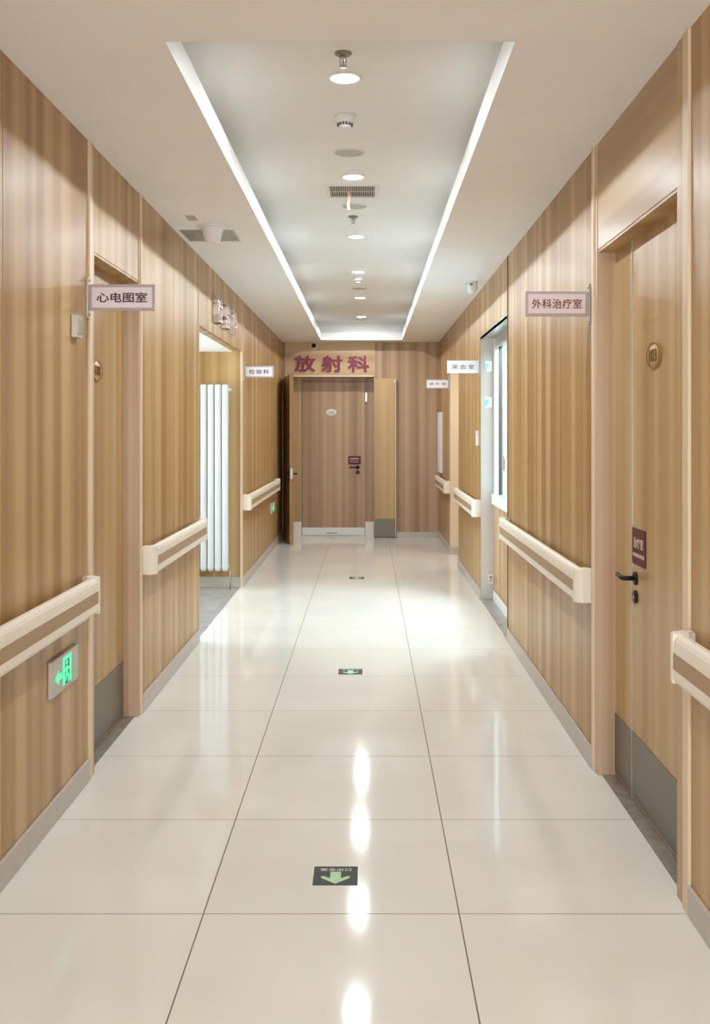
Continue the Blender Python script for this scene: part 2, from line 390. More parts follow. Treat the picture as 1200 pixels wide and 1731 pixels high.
# skirting
def skirt(name, label, boxes):
    b = MB()
    for bx in boxes: b.box(*bx, 'skirt', bev=0.002, seg=1)
    struct(b.build(name), label, 'skirting')
SK = 0.095
skirt('baseboard_left', 'grey stone skirting along the left wall', [(XL, XL+0.012, -4.2, 4.572, 0, SK), (XL, XL+0.012, 5.648, 7.552, 0, SK), (XL, XL+0.012, 10.223, YE, 0, SK)])
skirt('baseboard_right', 'grey stone skirting along the right wall', [(XR-0.012, XR, -4.2, 3.293, 0, SK), (XR-0.012, XR, 4.726, 7.593, 0, SK), (XR-0.012, XR, 9.445, 11.76, 0, SK), (XR-0.012, XR, 12.92, YE, 0, SK)])
skirt('baseboard_back', 'grey stone skirting along the end wall', [(OX1+0.32, XR-0.012, YE-0.012, YE, 0, SK-0.02)])

# ------------------------------------------------------------------ radiator nook
b = MB()
b.box(-3.2, XL, 10.22, 10.403, 0, ZC, 'wood')
struct(b.build('wall_nook_far'), 'oak wall behind the white radiator', 'wall')
struct(MB().box(-3.2, XL-0.2, 7.40, 7.555, 0, 2.6, 'wood').build('wall_nook_near'), 'oak near wall of the radiator nook', 'wall')
b = MB(); b.box(-3.3, -3.2, 7.4, 10.4, 0, 0.75, 'room'); b.box(-3.3, -3.2, 7.4, 10.4, 2.2, 2.6, 'room')
b.box(-3.3, -3.2, 7.4, 7.75, 0.75, 2.2, 'room'); b.box(-3.3, -3.2, 10.05, 10.4, 0.75, 2.2, 'room')
struct(b.build('wall_nook_window'), 'white window wall of the radiator nook', 'wall')
wn = struct(MB().box(-3.28, -3.27, 7.75, 10.05, 0.75, 2.2, 'daylight').build('window_2'), 'bright window of the radiator nook', 'window')
fr = MB()
for y in (7.75, 8.88, 10.01): fr.box(-3.27, -3.22, y, y+0.04, 0.75, 2.2, 'white')
fr.box(-3.27, -3.22, 7.75, 10.05, 0.75, 0.79, 'white'); fr.box(-3.27, -3.22, 7.75, 10.05, 2.16, 2.2, 'white')
fr.build('window_frame', wn)
b = MB()
for k in range(4): b.box(-3.2+0.475*k, -2.725+0.475*k-0.004, 7.555, 10.22, ZD-0.03, ZD-0.01, 'paint_tray')
b.box(-3.2, XL-0.086, 7.555, 10.22, ZD-0.01, ZD+0.05, 'paint')
struct(b.build('ceiling_nook'), 'pale panelled ceiling of the radiator nook', 'ceiling')
skirt('baseboard_nook', 'grey stone skirting under the white radiator', [(-3.2, XL+0.010, 10.205, 10.22, 0, 0.10)])

# radiator
rad = thing('radiator', (-1.46, 10.10, 0.175), 'tall white column radiator standing in the nook on the left', 'radiator')
col0 = None
for k in range(7):
    x = -1.358 - 0.068*k
    b = MB()
    pts = []
    for i in range(24):
        a = 2*PI*i/24; c, s_ = math.cos(a), math.sin(a)
        pts.append((0.0305*math.copysign(abs(c)**0.55, c), 0.030*math.copysign(abs(s_)**0.55, s_)))
    zs = [(0.175, 0.45), (0.182, 0.75), (0.195, 0.93), (0.215, 1.0), (1.92, 1.0), (1.938, 0.96), (1.948, 0.85), (1.952, 0.6)]
    rings = [[b.bm.verts.new((x+px*f, 10.055+py*f, z)) for px, py in pts] for z, f in zs]
    b.mi('rad')
    for A, B in zip(rings, rings[1:]):
        for i in range(24):
            f = b.bm.faces.new([A[i], A[(i+1) % 24], B[(i+1) % 24], B[i]]); f.smooth = True
    b.bm.faces.new(rings[0]); b.bm.faces.new(rings[-1])
    b.build('radiator_column', rad)
for z in (0.225, 1.90): MB().tube([(-1.325, 10.065, z), (-1.80, 10.065, z)], 0.016, 'rad').build('header_pipe', rad)
b = MB()
for z in (1.90,): b.lathe([(0.02, 0), (0.02, 0.012), (0.012, 0.016), (0.012, 0.03), (0.0, 0.032)], 'rad', (-1.33, 10.065, z), 'X', 20)
b.build('end_plug', rad)
b = MB().tube([(-1.312, 10.065, 0.225), (-1.312, 10.065, 0.0)], 0.007, 'steel')
tag(b.build('supply_pipe', rad), 'thin grey pipe')
for z in (0.5, 1.6): MB().box(-1.70, -1.40, 10.08, 10.198, z, z+0.02, 'rad').build('wall_bracket', rad)

# ------------------------------------------------------------------ doors
def plaque(parent, centre, face, text, mats=('bronze', 'bronze_rim', 'bronze_dark'), w_=0.095, h_=0.05):
    p = thing('number_plaque', centre, None, None); p.parent = parent; p.matrix_parent_inverse = world_of(parent).inverted()
    c = Vector(centre); ax = {'left': 'X', 'right': 'X', 'cam': 'Y'}[face]; sg = {'left': 1, 'right': -1, 'cam': -1}[face]
    if ax == 'X': kw = dict(sx=w_, sy=h_)
    else: kw = dict(sx=w_, sy=h_)
    pl = MB().lathe([(1.0, 0), (1.0, 0.004*sg), (0.97, 0.006*sg), (0, 0.006*sg)], mats[0], c, ax, 48, **kw).build('plate', p)
    b = MB(); n = 48; i0 = b.mi(mats[1]); rr = []
    for r, h in ((1.0, 0.0062), (1.0, 0.0085), (0.90, 0.0085), (0.90, 0.0062)):
        ring = []
        for k in range(n):
            a = 2*PI*k/n; u, v = r*w_*math.cos(a), r*h_*math.sin(a)
            ring.append(b.bm.verts.new(c + (Vector((h*sg, u, v)) if ax == 'X' else Vector((u, h*sg, v)))))
        rr.append(ring)
    for A, B in zip(rr, rr[1:] + rr[:1]):
        for k in range(n): b.bm.faces.new([A[k], A[(k+1) % n], B[(k+1) % n], B[k]])
    b.build('rim', p)
    nrm = {'left': Vector((1,0,0)), 'right': Vector((-1,0,0)), 'cam': Vector((0,-1,0))}[face]
    lettering('numerals', text, c + nrm*0.009, w_*1.05, h_*0.95, face, mats[2], p, 0.003)
    return p
def lever(parent, pos, out, along, mat='black'):
    """lever handle: rosette, neck and bar; key rosette below. out/along are unit vectors"""
    pos, out, along = Vector(pos), Vector(out), Vector(along)
    h = MB()
    ax = 'X' if abs(out.x) > 0.5 else 'Y'; sg = out.x if ax == 'X' else out.y
    h.lathe([(0.027, 0), (0.027, 0.007*sg), (0.024, 0.010*sg), (0, 0.010*sg)], mat, pos, ax, 28)
    h.lathe([(0.027, 0), (0.027, 0.007*sg), (0.024, 0.010*sg), (0, 0.010*sg)], mat, pos - Vector((0, 0, 0.075)), ax, 28)
    p0 = pos + out*0.008; p1 = pos + out*0.052
    h.tube([p0, p0.lerp(p1, 0.7), p1 + along*0.006, p1 + along*0.03 + out*0.003, p1 + along*0.12 - out*0.004], 0.0095, mat)
    o = h.build('door_handle', parent)
    k = MB().box(*sum(([q-0.004, q+0.004] if i != (0 if ax == 'X' else 1) else sorted((q+sg*0.0102, q+sg*0.013)) for i, q in enumerate(pos - Vector((0,0,0.075)))), []), 'chrome').build('keyhole', o)
    return o

# left single door
d1 = struct(thing('door_1', (XL-0.078, 5.1, 0), 'oak door in the left wall behind the purple lettered sign', 'door'))
MB().box(XL-0.123, XL-0.078, 4.66, 5.583, 0.006, ZD, 'wood_door').build('door_leaf', d1)
tag(MB().box(XL-0.0779, XL-0.0745, 4.70, 5.56, 0.02, 0.30, 'kick', bev=0.001, seg=1).build('kick_plate', d1), 'dark steel kick plate')
plaque(d1, (XL-0.0779, 5.02, 1.797), 'left', '108')
b = MB()
b.box(XL-0.16, XL+0.010, 4.575, 4.622, 0, ZC, 'edge', bev=0.003); b.box(XL-0.16, XL+0.004, 4.622, 4.668, 0, ZC, 'wood_pink')
b.box(XL-0.16, XL+0.002, 5.584, 5.615, 0, ZC, 'wood_pink'); b.box(XL-0.16, XL+0.010, 5.615, 5.645, 0, ZC, 'edge', bev=0.003)
b.box(XL-0.125, XL-0.004, 4.668, 5.584, ZD-0.012, ZD, 'wood')
b.build('door_frame', d1)

# right double door (a wide and a narrow leaf)
d2 = struct(thing('door_2', (XR+0.078, 4.0, 0), 'oak double door in the right wall with maroon plate', 'door'))
tag(MB().box(XR+0.078, XR+0.123, 3.42, 4.331, 0.006, ZD-0.012, 'wood_door').build('door_leaf', d2), 'wide leaf with number plaque')
tag(MB().box(XR+0.078, XR+0.123, 4.343, 4.646, 0.006, ZD-0.012, 'wood_door').build('door_leaf', d2), 'narrow leaf beside the wide one')
MB().box(XR+0.074, XR+0.10, 4.332, 4.342, 0.006, ZD-0.012, 'alu').build('meeting_strip', d2)
tag(MB().box(XR+0.0745, XR+0.0779, 3.45, 4.329, 0.02, 0.283, 'kick', bev=0.001, seg=1).build('kick_plate', d2), 'dark steel kick plate of the wide leaf')
tag(MB().box(XR+0.0745, XR+0.0779, 4.346, 4.635, 0.02, 0.275, 'kick', bev=0.001, seg=1).build('kick_plate', d2), 'dark steel kick plate of the narrow leaf')
plaque(d2, (XR+0.0779, 4.003, 1.797), 'right', '103')
sp = MB().box(XR+0.074, XR+0.0779, 4.127, 4.325, 0.972, 1.118, 'maroon', bev=0.001, seg=1).build('door_plate', d2)
lettering('lettering', '治疗室', (XR+0.0735, 4.23, 1.060), 0.15, 0.042, 'right', 'offwhite', sp, 0.001, 0.01)
MB().box(XR+0.0730, XR+0.074, 4.140, 4.312, 1.004, 1.018, 'pinkline').build('printed_line', sp)
lever(d2, (XR+0.0779, 4.275, 0.915), (-1, 0, 0), (0, 1, 0))
b = MB()
b.box(XR-0.010, XR+0.16, 3.296, 3.357, 0, ZC, 'edge', bev=0.003); b.box(XR-0.003, XR+0.16, 3.357, 3.435, 0, ZC, 'wood_door')
b.box(XR-0.002, XR+0.16, 4.640, 4.685, 0, ZC, 'wood_pink'); b.box(XR-0.010, XR+0.16, 4.685, 4.723, 0, ZC, 'edge', bev=0.003)
b.box(XR+0.004, XR+0.125, 3.435, 4.64, ZD-0.012, ZD, 'wood')
b.build('door_frame', d2)

# end doorway: opened double door
d3 = struct(thing('door_3', (-1.165, YE, 0), 'wide oak leaf swung open beside the left wall at the corridor end', 'door'))
d3leaf_angle = math.atan2(0.95, 0.14)
hx, hy = -1.203, YE-0.035; dirv = Vector((0.162, -0.91, 0)).normalized(); nv = Vector((-dirv.y, dirv.x, 0))   # nv points right (+x)
Rm = Matrix(((dirv.x, nv.x, 0), (dirv.y, nv.y, 0), (0, 0, 1))).to_4x4(); Rm.translation = Vector((hx, hy, 0))
LW = 0.92
def leafpart(name, boxes, parent=None, label=None):
    b = MB()
    for bx in boxes: b.box(*bx)
    me_o = b.build(name); me_o.data.transform(Rm)
    me_o.parent = parent or d3; me_o.matrix_parent_inverse = world_of(parent or d3).inverted()
    if label: me_o['label'] = label
    return me_o
leaf3 = leafpart('door_leaf', [(0, LW, 0, 0.05, 0.008, 2.262, 'wood_door')])
leafpart('edge_plate', [(LW, LW+0.002, 0.012, 0.038, 0.87, 1.01, 'chrome')], leaf3, 'silver lock plate on the edge')
for z0, z1 in ((1.40, 1.50), (0.25, 0.40)): leafpart('door_bolt', [(LW-0.05, LW-0.01, -0.012, 0, z0, z1, 'black')], leaf3, 'black bolt on the shaded face')
for sgn, y0 in ((-1, 0.0), (1, 0.05)):
    h = MB()
    h.lathe([(0.026, 0), (0.026, 0.008*sgn), (0, 0.009*sgn)], 'black', (LW-0.06, y0, 0.935), 'Y', 24)
    h.lathe([(0.026, 0), (0.026, 0.008*sgn), (0, 0.009*sgn)], 'black', (LW-0.06, y0, 0.86), 'Y', 24)
    h.tube([(LW-0.06, y0, 0.935), (LW-0.06, y0+0.05*sgn, 0.935), (LW-0.09, y0+0.055*sgn, 0.935), (LW-0.18, y0+0.052*sgn, 0.935)], 0.0095, 'black')
    o = h.build('door_handle'); o.data.transform(Rm); o.parent = leaf3; o.matrix_parent_inverse = world_of(leaf3).inverted()
for z in (0.25, 1.1, 2.0): MB().lathe([(0.008, 0), (0.008, 0.1)], 'steel', (hx-0.008, hy+0.008, z), 'Z', 12).build('hinge', d3)
d4 = struct(thing('door_4', (0.235, YE-0.04, 0), 'narrow oak leaf folded flat against the end wall', 'door'))
MB().box(0.088, 0.384, YE-0.072, YE-0.022, 0.008, 2.25, 'wood_door').build('door_leaf', d4)
tag(MB().box(0.384, 0.397, YE-0.074, YE-0.020, 0.008, 2.25, 'edge', bev=0.002).build('edge_strip', d4), 'pale edge strip')
tag(MB().box(0.090, 0.384, YE-0.0755, YE-0.0721, 0.012, 0.268, 'kick_grey').build('kick_plate', d4), 'grey steel kick plate')
tag(MB().box(0.362, 0.380, YE-0.0755, YE-0.0721, 2.19, 2.235, 'steel').build('top_bolt', d4), 'small steel bolt')
for z in (0.25, 1.1, 2.0): MB().box(0.10, 0.14, YE-0.022, YE-0.0005, z, z+0.1, 'steel').build('hinge', d4)
# inner door
YI = YE + 0.25
d5 = struct(thing('door_5', (-0.5, YI, 0), 'closed brown oak door under the red characters', 'door'))
MB().box(-0.951, -0.047, YI-0.01, YI+0.035, 0.115, 2.215, 'wood_end').build('door_leaf', d5)
tag(MB().box(-0.951, -0.047, YI-0.012, YI+0.035, 0.004, 0.115, 'white').build('kick_plate', d5), 'white kick plate')
MB().box(-0.60, -0.44, YI-0.0135, YI-0.0121, 0.030, 0.038, 'darkgrey').build('vent_slot', d5)  # dark bar painted on as the floor sticker's reflection in the plate
b = MB()
b.box(-1.02, -0.957, YI-0.004, YI+0.05, 0, 2.28, 'wood_door'); b.box(-0.041, 0.02, YI-0.004, YI+0.05, 0, 2.28, 'wood_end'); b.box(-0.957, -0.041, YI-0.004, YI+0.05, 2.221, 2.28, 'wood_end')
b.box(OX0, -1.02, YI, YI+0.05, 0, 2.28, 'wood_door'); b.box(0.02, OX1+0.012, YI, YI+0.05, 0, 2.28, 'wood_end')
b.build('door_frame', d5)
for x0, x1 in ((OX0, -0.958), (-0.040, OX1)): tag(MB().box(x0, x1, YI-0.016, YI-0.004, 0, 0.2, 'cream').build('frame_guard', d5), 'cream guard at the foot of the frame')
for z in (1.93,): MB().box(-0.041, -0.015, YI-0.014, YI-0.004, z, z+0.13, 'chrome').build('hinge', d5)
plaque(d5, (-0.528, YI-0.0101, 1.775), 'cam', '108', ('white', 'alu', 'ink_grey'), 0.075, 0.048)
sp = MB().box(-0.285, -0.105, YI-0.014, YI-0.0101, 1.025, 1.145, 'maroon').build('door_plate', d5)
for z in (1.10, 1.075, 1.055): MB().box(-0.265, -0.130, YI-0.0150, YI-0.0141, z, z+(0.018 if z > 1.09 else 0.007), 'pinkline').build('printed_line', sp)
lever(d5, (-0.148, YI-0.0101, 0.985), (0, -1, 0), (-1, 0, 0.0))

# ------------------------------------------------------------------ service window on the right
wd = struct(thing('window_1', (XR+0.11, 8.52, 0), 'steel-framed service window in the right wall', 'window'))
b = MB(); b.box(XR-0.003, XR+0.115, 9.416, 9.443, 0, 2.36, 'steel')
tag(b.build('steel_jamb', wd), 'stainless steel jamb')
b = MB(); b.box(XR-0.003, XR+0.03, 7.62, 9.42, 2.325, 2.345, 'steel'); b.box(XR-0.003, XR+0.0, 7.62, 9.445, 2.325, 2.36, 'steel'); b.box(XR+0.030, XR+0.2, 7.62, 9.42, 2.337, 2.345, 'steel')
tag(b.build('steel_head', wd), 'stainless steel head')
b = MB(); b.box(XR+0.115, XR+0.16, 9.36, 9.44, 0.95, 2.337, 'white'); b.box(XR+0.115, XR+0.16, 7.62, 7.68, 0.95, 2.337, 'white')
b.box(XR+0.115, XR+0.16, 7.68, 9.36, 2.24, 2.337, 'alu'); b.box(XR+0.13, XR+0.16, 9.17, 9.21, 0.95, 2.24, 'darkgrey')
b.build('window_frame', wd)
MB().box(XR+0.140, XR+0.146, 7.68, 9.17, 0.955, 2.24, 'glass').build('pane', wd)
MB().box(XR+0.150, XR+0.156, 9.21, 9.36, 0.955, 2.24, 'glass').build('pane', wd)
b = MB(); b.box(XR+0.11, XR+0.15, 7.60, 9.44, 0.09, 0.86, 'wood')
struct(b.build('wall_under_window'), 'oak panel under the service counter', 'wall')
struct(MB().box(XR+0.106, XR+0.15, 7.60, 9.44, 0.003, 0.09, 'room').build('baseboard_window'), 'white skirting under the service counter', 'skirting')
ct = thing('service_counter', (XR+0.3, 8.52, 0.86), 'white counter slab across the service window', 'counter')
MB().box(XR+0.092, XR+0.60, 7.625, 9.415, 0.86, 0.95, 'room', bev=0.004).build('counter_slab', ct)
mt = MB().box(XR+0.105, XR+0.135, 7.9, 9.30, 0.9505, 0.9535, 'sky_blue').box(XR+0.165, XR+0.45, 7.9, 9.30, 0.9505, 0.9535, 'sky_blue').build('counter_mat')
tag(mt, 'sky blue mat lying on the white service counter', 'mat')
# the room behind it
b = MB()
b.box(XR+0.2, 3.6, 10.45, 10.55, 0, 2.75, 'room'); b.box(3.5, 3.6, 7.0, 10.45, 0, 2.75, 'room'); b.box(XR+0.2, 3.6, 6.9, 7.0, 0, 2.75, 'room')
struct(b.build('wall_room'), 'white walls of the room behind the service window', 'wall')
struct(MB().box(XR+0.2, 3.6, 7.0, 10.45, 2.65, 2.75, 'room').build('ceiling_room'), 'white ceiling of the room behind the service window', 'ceiling')
struct(MB().box(XR+0.15, 3.6, 7.0, 10.45, -0.1, 0.0, 'floor').build('floor_room'), 'tile floor of the room behind the service window', 'floor')
lr = thing('ceiling_panel_light', (1.6, 8.7, 2.63), 'square panel light on the ceiling behind the service window', 'light')
MB().box(1.3, 1.9, 8.4, 9.0, 2.635, 2.65, 'white').build('frame', lr)
MB().box(1.33, 1.87, 8.43, 8.97, 2.628, 2.635, 'panel_lamp').build('diffuser', lr)
# things glimpsed through the glass
pst = MB().box(1.285, 1.345, 10.435, 10.449, 1.30, 1.49, 'sky_blue').build('notice_sheet'); tag(pst, 'pale blue sheet on the white wall seen through the service window', 'notice')
bag = thing('cloth_bag', (1.315, 10.42, 1.11), 'dark red bag hanging below the blue sheet in the service window', 'bag')
b = MB().prism([(-0.03, 0), (0.03, 0.01), (0.033, 0.1), (0.02, 0.155), (-0.018, 0.155), (-0.034, 0.09)], lambda u, v, t: (1.315+u, t, 1.11+v), 10.39, 10.445, 'darkred', bev=0.006); b.build('bag_body', bag)
MB().tube([(1.300, 10.42, 1.26), (1.305, 10.42, 1.295), (1.325, 10.42, 1.295), (1.33, 10.42, 1.26)], 0.005, 'black', 8).build('bag_strap', bag)

# notices on the steel jamb
def notice(z, label, side=0.088):
    t = thing('jamb_notice', (XR+0.066, 9.416, z), label, 'notice', 'blue printed notices on the steel jamb')
    MB().box(XR+0.040, XR+0.095, 9.414, 9.416, z-side/2, z+side/2, 'paper').build('sheet', t)
    MB().prism([(0.036, -0.04), (0.055, -0.03), (0.06, 0.0), (0.072, 0.012), (0.07, 0.028), (0.055, 0.03), (0.05, 0.012), (0.040, 0.035), (0.036, 0.0)], lambda u, v, q: (XR+u, q, z+v), 9.4125, 9.414, 'blue_print').build('print', t)
notice(2.085, 'upper blue and white notice on the steel jamb'); notice(1.765, 'lower blue and white notice on the steel jamb')
t = thing('jamb_sticker', (XR+0.083, 9.416, 0.19), 'small white sticker low on the steel jamb near the floor', 'sticker')
MB().box(XR+0.062, XR+0.108, 9.414, 9.416, 0.15, 0.235, 'white').build('sheet', t)
b = MB()
for u, v, a, c in ((0.070, 0.205, 0.030, 0.008), (0.082, 0.188, 0.014, 0.010), (0.070, 0.168, 0.010, 0.010), (0.090, 0.168, 0.010, 0.010)): b.box(XR+u, XR+u+a, 9.4125, 9.414, v, v+c, 'darkgrey')
b.build('print', t)

# ------------------------------------------------------------------ side passage on the right
struct(MB().box(XR, 3.2, 12.92, 13.098, 0, ZD-0.001, 'edge').build('wall_passage_far'), 'pale oak far wall of the side passage', 'wall')
struct(MB().box(XR+0.2, 3.2, 11.6, 11.76, 0, 2.5, 'wood').build('wall_passage_near'), 'oak near wall of the side passage', 'wall')
struct(MB().box(3.2, 3.3, 11.6, 13.1, 0, 2.5, 'wood').build('wall_passage_end'), 'oak end wall of the side passage', 'wall')
struct(MB().box(XR+0.2, 3.3, 11.6, 13.1, 2.4, 2.5, 'paint').build('ceiling_passage'), 'ceiling of the side passage', 'ceiling')
skirt('baseboard_passage', 'pale stone skirting along the side passage', [(XR-0.012, 3.2, 12.908, 12.92, 0, SK)])
lp = thing('ceiling_panel_light', (1.8, 12.35, 2.38), 'panel light on the ceiling of the side passage', 'light')
MB().box(1.5, 2.1, 12.05, 12.65, 2.385, 2.40, 'white').build('frame', lp)
MB().box(1.53, 2.07, 12.08, 12.62, 2.378, 2.385, 'passage_lamp').build('diffuser', lp)

# ------------------------------------------------------------------ handrails
def handrail(side, y0, y1, label, caps=(True, True)):
    sg = 1 if side == 'L' else -1; X = XL if side == 'L' else XR
    r = thing('handrail', (X, (y0+y1)/2, 0.74), label, 'handrail', 'cream wall handrails')
    prof = [(0.028, 0.742), (0.066, 0.742), (0.074, 0.748), (0.077, 0.758), (0.077, 0.858), (0.074, 0.872), (0.067, 0.883), (0.055, 0.890), (0.042, 0.890), (0.032, 0.884), (0.028, 0.872)]
    a = y0 + (0.05 if caps[0] else 0); c = y1 - (0.05 if caps[1] else 0)
    MB().prism(prof, lambda u, v, t: (X+sg*u, t, v), a, c, 'cream', smooth=False).build('rail', r)
    tag(MB().box(X+sg*0.070, X+sg*0.0778, a+0.004, c-0.004, 0.786, 0.836, 'brown').build('insert_strip', r), 'tan strip along the rail')
    for flag, ye, d in ((caps[0], y0, 1), (caps[1], y1, -1)):
        if not flag: continue
        pts = [(0.001, 0.0), (0.045, 0.0)]
        for k in range(1, 7):
            t = k/6*PI/2; pts.append((0.045+0.033*math.sin(t), 0.033*(1-math.cos(t))))
        pts += [(0.078, 0.052), (0.026, 0.052), (0.024, 0.03), (0.001, 0.026)]
        MB().prism(pts, lambda u, v, t: (X+sg*u, ye+d*v, t), 0.738, 0.894, 'cream', bev=0.008, smooth=False).build('end_cap', r)
    n = max(2, int((y1-y0)/1.0)+1)
    for k in range(n):
        y = a + 0.15 + (c-a-0.3)*k/(n-1)
        MB().box(X+sg*0.0005, X+sg*0.029, y-0.03, y+0.03, 0.77, 0.86, 'cream').build('wall_bracket', r)
handrail('L', 0.2, 4.51, 'cream handrail with tan strip on the left wall above the green lit sign')
handrail('L', 5.66, 7.50, 'cream handrail on the left wall between the oak door and radiator nook')
handrail('L', 10.25, 13.70, 'cream handrail on the left wall just past the radiator nook')
handrail('R', 0.2, 3.275, 'cream handrail on the right wall at the photo\'s right edge, nearest the viewer')
handrail('R', 4.74, 7.54, 'long cream handrail on the right wall between double door and service window')
handrail('R', 9.46, 11.50, 'short cream handrail on the right wall beyond the service window')
handrail('R', 12.98, 14.70, 'cream handrail on the right wall beyond the side passage, beside the end wall')

# ------------------------------------------------------------------ projecting signs
def sign(side, y, text, label, face='sign_pale', ink='ink', frame='sign_frame', tw=0.21, th=0.048, spacing=1.0, z=2.085, bold=0.01, half=None):
    sg = 1 if side == 'L' else -1; X = XL if side == 'L' else XR
    t = thing('projecting_sign', (X, y, z), label, 'sign', 'projecting room signs')
    W, Hh = 0.285, 0.113
    x0, x1 = sorted((X+sg*0.012, X+sg*(0.012+W)))
    p = MB().box(x0, x1, y-0.007, y+0.007, z-Hh/2, z+Hh/2, frame, bev=0.002).build('sign_plate', t)
    MB().box(x0+0.014, x1-0.014, y-0.0085, y-0.0069, z-Hh/2+0.013, z+Hh/2-0.013, face).build('sign_face', p)
    lettering('lettering', text, ((x0+x1)/2, y-0.0095, z), tw, th, 'cam', ink, p, 0.001, bold, spacing)
    br = MB().box(X+sg*0.0005, X+sg*0.012, y-0.014, y+0.014, z-0.09, z+0.09, 'alu', bev=0.002).build('bracket', t)
    for dz in (-0.075, 0.075): MB().lathe([(0.007, 0), (0.007, sg*0.004), (0.004, sg*0.006), (0, sg*0.006)], 'chrome', (X+sg*0.012, y, z+dz), 'X', 16).build('screw', br)
    return t
sign('L', 4.555, '心电图室', 'lilac sign reading 心电图室 projecting from left wall by the oak door', tw=0.215, th=0.042, bold=0.018)
sign('L', 10.27, '检验科', 'small lilac sign reading 检验科 projecting beside the radiator nook', tw=0.19, th=0.044, spacing=1.45)
sign('R', 4.78, '外科治疗室', 'pink sign reading 外科治疗室 projecting from right wall by the double door', face='sign_pink', ink='ink_red', tw=0.225, th=0.043, spacing=1.05)
sign('R', 9.50, '采血室', 'white sign reading 采血室 projecting beyond the service window', face='sign_white', frame='sign_white', ink='ink_grey', tw=0.20, th=0.04, spacing=1.4)
sign('R', 12.97, '读片室', 'small white sign with grey characters projecting past the side passage', face='sign_white', frame='sign_frame', ink='ink_grey', tw=0.21, th=0.036, spacing=1.45)

# raised characters
def raised(ch, centre, w_, h_, face, nrm, label, group, body='letter_side', depth=0.028, front='red', bold=0.034):
    c = Vector(centre); nrm = Vector(nrm)
    o = lettering('raised_character', ch, c + nrm*depth, w_, h_, face, body, 'none', depth, bold=bold)
    tag(o, label, 'character', group)
    # origin at the character's back
    o.data.transform(Matrix.Translation(-c)); o.location = c
    f = lettering('character_face', ch, c + nrm*(depth+0.0045), w_*0.985, h_*0.985, face, front, o, 0.004, bold=bold*0.85)
    if front == 'red': tag(f, 'red acrylic face')
for ch, px, lab in (('放', 515.5, 'first, beside the open leaf'), ('射', 561, 'the middle one'), ('科', 606, 'last, nearest the folded leaf')):
    raised(ch, ((px-CX)*YE/FPX, YE-0.0065, 2.462), 0.29, 0.225, 'cam', (0, -1, 0), f'red raised character {ch} over the end doorway, {lab}', 'red characters over the end doorway', depth=0.02)
for ch, y, lab in (('检', 8.42, 'first, nearest the viewer'), ('验', 8.88, 'the middle one'), ('科', 9.34, 'last, nearest the far end')):
    raised(ch, (XL+0.0005, y, 2.475), 0.30, 0.22, 'left', (1, 0, 0), f'pale raised character {ch} over the radiator nook, {lab}', 'raised characters over the radiator nook', depth=0.034, front='letter_pale', bold=0.008)

# ------------------------------------------------------------------ exit signs low on the left wall
def exit_sign(y0, y1, z0, z1, label):
    W, Hh = y1-y0, z1-z0
    t = thing('exit_sign', (XL, (y0+y1)/2, z0), label, 'exit sign', 'lit exit signs low on the left wall')
    MB().box(XL, XL+0.016, y0, y1, z0, z1, 'alu', bev=0.003).build('sign_plate', t)
    P = lambda u, v, q: (XL+q, y0+u*W, z0+v*Hh)
    b = MB()
    b.prism([(0.40, 0.13), (0.46, 0.13), (0.46, 0.80), (0.64, 0.80), (0.64, 0.13), (0.70, 0.13), (0.70, 0.90), (0.40, 0.90)], P, 0.016, 0.0185, 'green')
    b.prism([(0.46, 0.13), (0.64, 0.13), (0.64, 0.80), (0.46, 0.80)], P, 0.016, 0.0165, 'green_dark')
    b.build('lit_doorway', t)
    b = MB(); b.prism([(0.12, 0.45), (0.24, 0.64), (0.24, 0.53), (0.36, 0.53), (0.36, 0.37), (0.24, 0.37), (0.24, 0.26)], P, 0.016, 0.0185, 'green'); b.build('arrow', t)
    b = MB()
    b.prism([(0.535+0.03*math.cos(k*PI/6), 0.71+0.07*math.sin(k*PI/6)) for k in range(12)], P, 0.0165, 0.0185, 'green')
    b.prism([(0.50, 0.60), (0.55, 0.62), (0.60, 0.55), (0.635, 0.56), (0.635, 0.51), (0.585, 0.49), (0.57, 0.53), (0.565, 0.42), (0.61, 0.33), (0.60, 0.15), (0.57, 0.15), (0.575, 0.31), (0.535, 0.36), (0.51, 0.24), (0.465, 0.20), (0.465, 0.27), (0.49, 0.29), (0.515, 0.45), (0.51, 0.54), (0.48, 0.46), (0.465, 0.49)], P, 0.0165, 0.0185, 'green')
    b.build('running_figure', t)
    MB().box(XL+0.016, XL+0.0172, y0+0.90*W, y0+0.94*W, z0+0.22*Hh, z0+0.34*Hh, 'arrow').build('indicator', t)
exit_sign(4.0, 4.37, 0.492, 0.634, 'silver lit green exit sign under the handrail nearest the viewer')
exit_sign(13.2, 13.57, 0.475, 0.612, 'tiny lit green exit sign far down the left wall past the nook')

# small plates on the walls
t = thing('call_light', (XL, 4.355, 1.94), 'small silver box on the left wall near the lilac sign', 'switch')
MB().box(XL, XL+0.026, 4.315, 4.40, 1.893, 1.988, 'alu', bev=0.003).build('housing', t)
MB().box(XL+0.026, XL+0.029, 4.325, 4.39, 1.91, 1.972, 'steel').build('cover', t)
t = thing('wall_switch', (XR, 9.63, 1.44), 'small white box on the right wall just beyond the service window', 'switch')
MB().box(XR-0.022, XR, 9.58, 9.68, 1.375, 1.51, 'white', bev=0.004).build('housing', t)
MB().box(XR-0.024, XR-0.022, 9.60, 9.66, 1.47, 1.49, 'grey_plastic').build('button', t)
t = thing('notice_board', (XR, 14.5, 0.94), 'tall white-edged board on the right wall beside the end wall', 'notice board')
MB().box(XR-0.035, XR-0.001, 14.25, 14.80, 0.94, 1.765, 'white', bev=0.003).build('frame', t)
